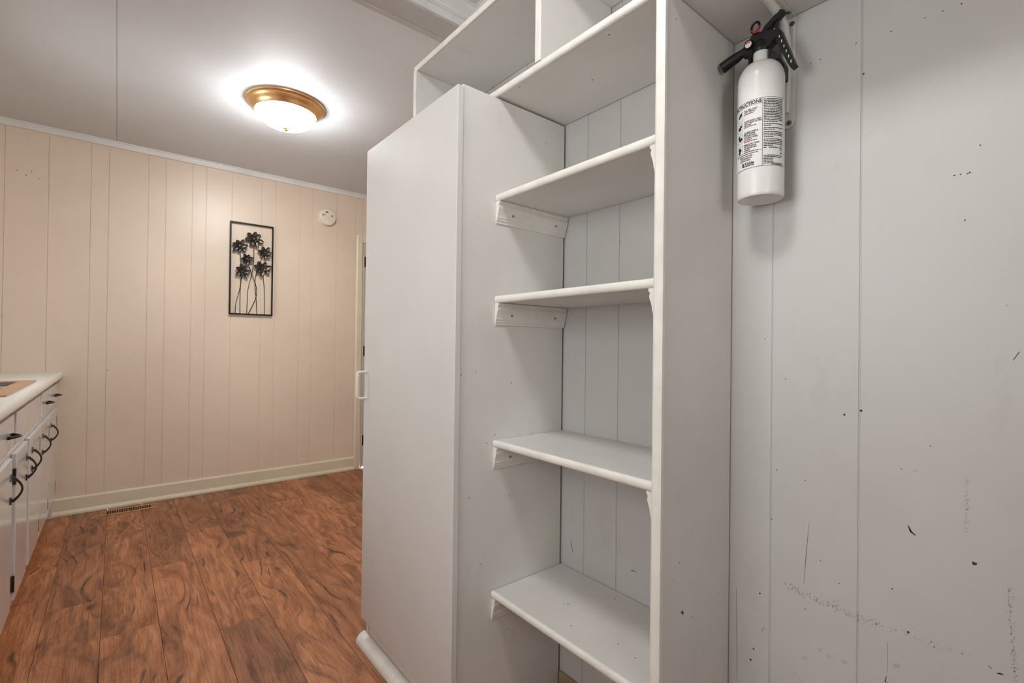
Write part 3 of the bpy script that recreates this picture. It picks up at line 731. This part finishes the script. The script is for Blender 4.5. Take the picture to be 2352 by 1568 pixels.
def petal(bm_owner, cx, cz, y, ang, L, wd, lift):
    bm = bm_owner.bm; rows = []
    nL, nW = 6, 4
    for i in range(nL+1):
        s = i/nL
        half = wd*max(0.0, math.sin(math.pi*(0.06+0.88*s**1.25)))**0.62
        row = []
        for j in range(nW+1):
            t = (j/nW-0.5)*2
            lx = L*s; ly = half*t; h = lift*s*s + 0.004*abs(t)**2*(0.4+s)
            x = cx+lx*math.cos(ang)-ly*math.sin(ang); z = cz+lx*math.sin(ang)+ly*math.cos(ang)
            row.append((x, y-h, z))
        rows.append(row)
    f = [[bm.verts.new(p) for p in r] for r in rows]; b = [[bm.verts.new((p[0], p[1]+0.0012, p[2])) for p in r] for r in rows]
    fs = []
    for i in range(nL):
        for j in range(nW):
            fs.append(bm.faces.new((f[i][j], f[i][j+1], f[i+1][j+1], f[i+1][j])))
            fs.append(bm.faces.new((b[i][j], b[i+1][j], b[i+1][j+1], b[i][j+1])))
    for i in range(nL):
        for j in (0, nW):
            fs.append(bm.faces.new((f[i][j], f[i+1][j], b[i+1][j], b[i][j])))
    for j in range(nW):
        for i in (0, nL):
            fs.append(bm.faces.new((f[i][j], f[i][j+1], b[i][j+1], b[i][j])))
    bmesh.ops.recalc_face_normals(bm, faces=fs)
flowers = [(0.810, 1.908, 0.064), (0.711, 1.842, 0.055), (0.887, 1.811, 0.052), (0.762, 1.747, 0.048), (0.734, 1.652, 0.056), (0.869, 1.687, 0.062)]
for fi, (cx, cz, r) in enumerate(flowers):
    fo = thing('flower', (cx, ART_Y, cz), '', '')
    del fo['label']; del fo['category']
    fo.parent = ar; fo.location = Vector((cx, ART_Y, cz))-ABS[ar.name]
    a0 = random.uniform(0, 1)
    yb = ART_Y+0.002-0.0015*(fi % 3)
    for k_ in range(7):
        b = B(); petal(b, cx, cz, yb, a0+k_*math.tau/7+random.uniform(-.12, .12), r*random.uniform(.82, 1.08), r*0.27, 0.006)
        b.build('petal', 'petal', fo, True)
    for k_ in range(5):
        b = B(); petal(b, cx, cz, yb-0.004, a0+.4+k_*math.tau/5, r*0.55, r*0.17, 0.011)
        b.build('petal', 'petal', fo, True)
    b = B().lathe([(0, .006), (.006, .005), (.009, .001), (.008, -.003), (0, -.003)], (cx, yb-0.008, cz), 14, Matrix.Rotation(R(90), 4, 'X'))
    for k_ in range(7):
        b.lathe([(0, .003), (.0024, .002), (.0024, 0), (0, 0)], (cx+.011*math.cos(k_*.9), yb-.012, cz+.011*math.sin(k_*.9)), 8, Matrix.Rotation(R(90), 4, 'X'))
    b.build('flower_centre', 'pewter', fo, True)

# ------------------------------------------------------------------ smoke detector base
sx, sz = 1.362, 2.178
sd = thing('smoke_detector', (sx, YW, sz), 'round white smoke detector base on the cream wall', 'smoke detector')
rx = Matrix.Rotation(R(90), 4, 'X')
B().lathe([(0, 0.001), (.074, 0.001), (.075, .006), (.072, .011), (0, .011)], (sx, YW, sz), 40, rx).build('mounting_plate', 'whiteplastic', sd, True)
B().lathe([(0, .011), (.066, .011), (.067, .022), (.064, .029), (.058, .031), (.056, .030), (.054, .031), (0, .031)], (sx+.003, YW, sz-.002), 40, rx).build('housing', 'whiteplastic', sd, True)
B().box(sx-.042, sx-.012, YW-.0325, YW-.0311, sz-.028, sz+.012, 0.0004).build('battery_cover', 'whiteplastic', sd)
for (a, b, c0, d0) in ((-.044, -.018, .0145, .019), (-.044, -.039, .002, .0145), (-.016, .004, .036, .045), (.028, .034, .010, .016), (.042, .0445, .005, .026)):
    B().box(sx+a, sx+b, YW-.0326, YW-.0311, sz+c0, sz+d0).build('slot', 'dark', sd)
B().lathe([(.010, .0312), (.016, .0312), (.016, .033), (.010, .033), (.010, .0312)], (sx+.012, YW, sz), 20, rx).build('sounder_ring', 'whiteplastic', sd, True)

# ------------------------------------------------------------------ floor register
vx0, vx1, vy0, vy1 = -0.070, 0.224, 3.985, 4.095
fv = thing('floor_register', ((vx0+vx1)/2, (vy0+vy1)/2, 0), 'brass louvred floor register beside the cream baseboard', 'floor register')
ix0, ix1, iy0, iy1 = vx0+0.034, vx1-0.034, vy0+0.018, vy1-0.018
fr = B()
for bx in ((vx0, ix0, vy0, vy1), (ix1, vx1, vy0, vy1), (ix0, ix1, vy0, iy0), (ix0, ix1, iy1, vy1)): fr.box(*bx, 0.0003, 0.0042, 0.0012)
fr.build('frame', 'brassold', fv)
B().box(ix0, ix1, iy0, iy1, 0.0003, 0.0010).build('well', 'dark', fv)
n = 19
for i in range(1, n):
    x = ix0+(ix1-ix0)*i/n
    if i == n//2+1: B().box(x-.007, x+.004, iy0, iy1, 0.0012, 0.0040, 0.0005).build('damper_lever', 'black', fv)
    else: B().box(x-.0022, x+.0022, iy0, iy1, 0.0012, 0.0032, 0.0005).build('louvre', 'brassold', fv)
for xx in (vx0+.018, vx1-.018):
    B().lathe([(0, .0042), (.005, .0042), (.004, .006), (0, .0062)], (xx, (vy0+vy1)/2, 0), 12).build('screw', 'screw', fv, True)

# ------------------------------------------------------------------ wear on the painted boards: chips, scuffs, nail holes
def blob(bb, plane, c, u, v, r, n=7, th=0.0003):
    pts = []
    for i in range(n):
        a = 2*math.pi*i/n+random.uniform(-.3, .3); rr = r*random.uniform(.55, 1.15)
        pts.append((u+rr*math.cos(a), v+rr*math.sin(a)))
    put(bb, plane, c, pts, th)
def put(bb, plane, c, pts, th=0.0003):
    if plane == 'x': bb.poly([(c, p, q) for p, q in pts], (-th, 0, 0))
    elif plane == 'y': bb.poly([(p, c, q) for p, q in pts], (0, -th, 0))
    elif plane == 'z': bb.poly([(p, q, c) for p, q in pts], (0, 0, th))
def stroke(bb, plane, c, pts, wd, th=0.0003):
    L, Rr = [], []
    for i, (u, v) in enumerate(pts):
        a = pts[max(i-1, 0)]; b = pts[min(i+1, len(pts)-1)]
        dx, dy = b[0]-a[0], b[1]-a[1]; l = math.hypot(dx, dy) or 1
        k_ = wd*(0.35 if i in (0, len(pts)-1) else 1)
        L.append((u-dy/l*k_, v+dx/l*k_)); Rr.append((u+dy/l*k_, v-dx/l*k_))
    put(bb, plane, c, L+Rr[::-1], th)
XD = XW-0.0001
for pts, wd in (([(0.219, 0.790), (0.215, 0.780), (0.208, 0.775)], .0018), ([(0.101, 0.578), (0.097, 0.5795), (0.093, 0.580)], .0014), ([(0.250, 0.493), (0.252, 0.481), (0.247, 0.481)], .0009), ([(0.111, 0.586), (0.107, 0.582)], .0010), ([(0.477, 0.481), (0.479, 0.471)], .0008), ([(0.084, 1.104), (0.077, 1.118)], .0010)):
    b = B(); stroke(b, 'x', XD, pts, wd); b.build('scratch', 'chip', wr)
for pts in ([(0.385, 0.748), (0.390, 0.68), (0.394, 0.613)], [(0.249, 0.559), (0.249, 0.502)], [(0.539, 0.547), (0.537, 0.43), (0.536, 0.325)]):
    b = B(); stroke(b, 'x', XD, pts, .0005); b.build('scratch', 'scuff', wr)
dots = [(0.485, 0.555), (0.498, 0.422), (0.504, 0.394), (0.329, 0.639), (0.242, 0.663), (0.218, 0.592), (0.185, 0.59), (0.181, 0.583), (0.391, 0.56), (0.451, 0.845), (0.393, 0.835), (0.23, 0.894), (0.363, 0.673), (0.461, 0.732), (0.294, 1.67), (0.25, 1.734), (0.307, 1.738), (0.371, 1.734), (0.39, 1.734), (0.2, 1.734), (0.175, 1.733), (0.15, 1.733), (0.144, 1.348), (0.125, 1.474), (0.158, 1.43), (0.15, 1.43), (0.141, 1.429), (0.138, 1.43), (0.322, 0.985), (0.294, 0.996), (0.479, 1.14), (0.434, 1.051), (0.188, 0.944), (1.075, 0.579), (1.075, 0.568), (1.076, 0.554), (1.057, 0.573), (1.041, 0.65)]
big = {0, 1, 2, 5, 14, 28, 29}
for i, (u, v) in enumerate(dots):
    b = B(); blob(b, 'x', XD, u, v, 0.0026 if i in big else 0.0014); b.build('paint_chip', 'chip', wr)
b = B(); blob(b, 'x', XD, 0.129, 0.752, 0.0038, 9); b.build('paint_chip', 'rust', wr)
for pts in ([(1.075, 0.488), (1.074, 0.467), (1.066, 0.448)], [(0.843, 0.476), (0.833, 0.478), (0.823, 0.476)]):
    b = B(); stroke(b, 'x', XD, pts, .0011); b.build('scratch', 'chip', wr)
def speckle(path, n, spread, r0, r1, mat):
    b = B(); segs = []
    for p, q in zip(path, path[1:]): segs.append((p, q, math.hypot(q[0]-p[0], q[1]-p[1])))
    tot = sum(s[2] for s in segs)
    for i in range(n):
        d = random.random()*tot
        for p, q, l in segs:
            if d <= l: break
            d -= l
        t = min(1, d/l); u = p[0]+(q[0]-p[0])*t+random.gauss(0, spread); v = p[1]+(q[1]-p[1])*t+random.gauss(0, spread)
        blob(b, 'x', XD, u, v, random.uniform(r0, r1), 5)
    b.build('scuff_streak', mat, wr, kind='stuff')
speckle([(0.139, 0.894), (0.140, 0.80)], 80, .0016, .0003, .0007, 'scuff')
speckle([(0.087, 0.726), (0.084, 0.658), (0.079, 0.576)], 150, .0017, .0003, .0008, 'scuff')
speckle([(0.435, 0.596), (0.299, 0.584), (0.26, 0.586)], 190, .0045, .0004, .0011, 'scuff')
speckle([(0.299, 0.584), (0.224, 0.588), (0.175, 0.587), (0.13, 0.590)], 90, .004, .0003, .0009, 'scuff')
for u, v in ((0.363, 0.489), (0.346, 0.481), (0.391, 0.458), (0.32, 0.484), (0.235, 0.52), (0.411, 0.412)):
    b = B(); blob(b, 'x', XD, u, v, 0.006, 12, 0.00015); b.build('smudge', 'smudge', wr)
# end panel: torn nail hole and nicks
b = B(); put(b, 'y', EY0-0.0001, [(0.930, .5555), (.9345, .5565), (.936, .560), (.938, .555), (.941, .554), (.9405, .546), (.9385, .551), (.936, .549), (.934, .5535)]); b.build('paint_chip', 'chip', su)
for u, v in ((0.923, 0.663), (1.051, 0.623), (0.903, 0.631), (0.973, 0.715), (0.978, 0.529)):
    b = B(); blob(b, 'y', EY0-0.0001, u, v, .0014); b.build('paint_chip', 'chip', su)
for u, v in ((0.833, 0.832), (0.922, 0.664), (0.818, 0.486), (0.922, 0.263), (0.862, 0.854), (1.121, 1.084), (0.922, 1.004), (0.774, 0.686), (1.057, 1.766), (0.742, 1.033)):
    b = B(); blob(b, 'y', CY0-0.0001, u, v, .0019); b.build('paint_chip', 'chip', pc)
for u, v in ((1.106, 0.865), (0.912, 0.853), (0.975, 0.94), (0.98, 0.929), (0.947, 0.73), (0.936, 0.672)):
    b = B(); blob(b, 'z', SH['D']+0.0096, u, v, .0018); b.build('paint_chip', 'chip', su)
for u, v in ((0.886, 0.729), (1.003, 0.881), (0.875, 1.042)):
    b = B(); blob(b, 'z', 1.8530-0.0004, u, v, .0024); b.build('paint_chip', 'chip', ov)
for u, v in ((-0.48, 2.139), (-0.442, 2.119), (-0.418, 2.146), (-0.387, 2.11), (-0.046, 0.916)):
    b = B(); blob(b, 'y', YW-0.0001, u, v, .004); b.build('nail_hole', 'scuff', wb)
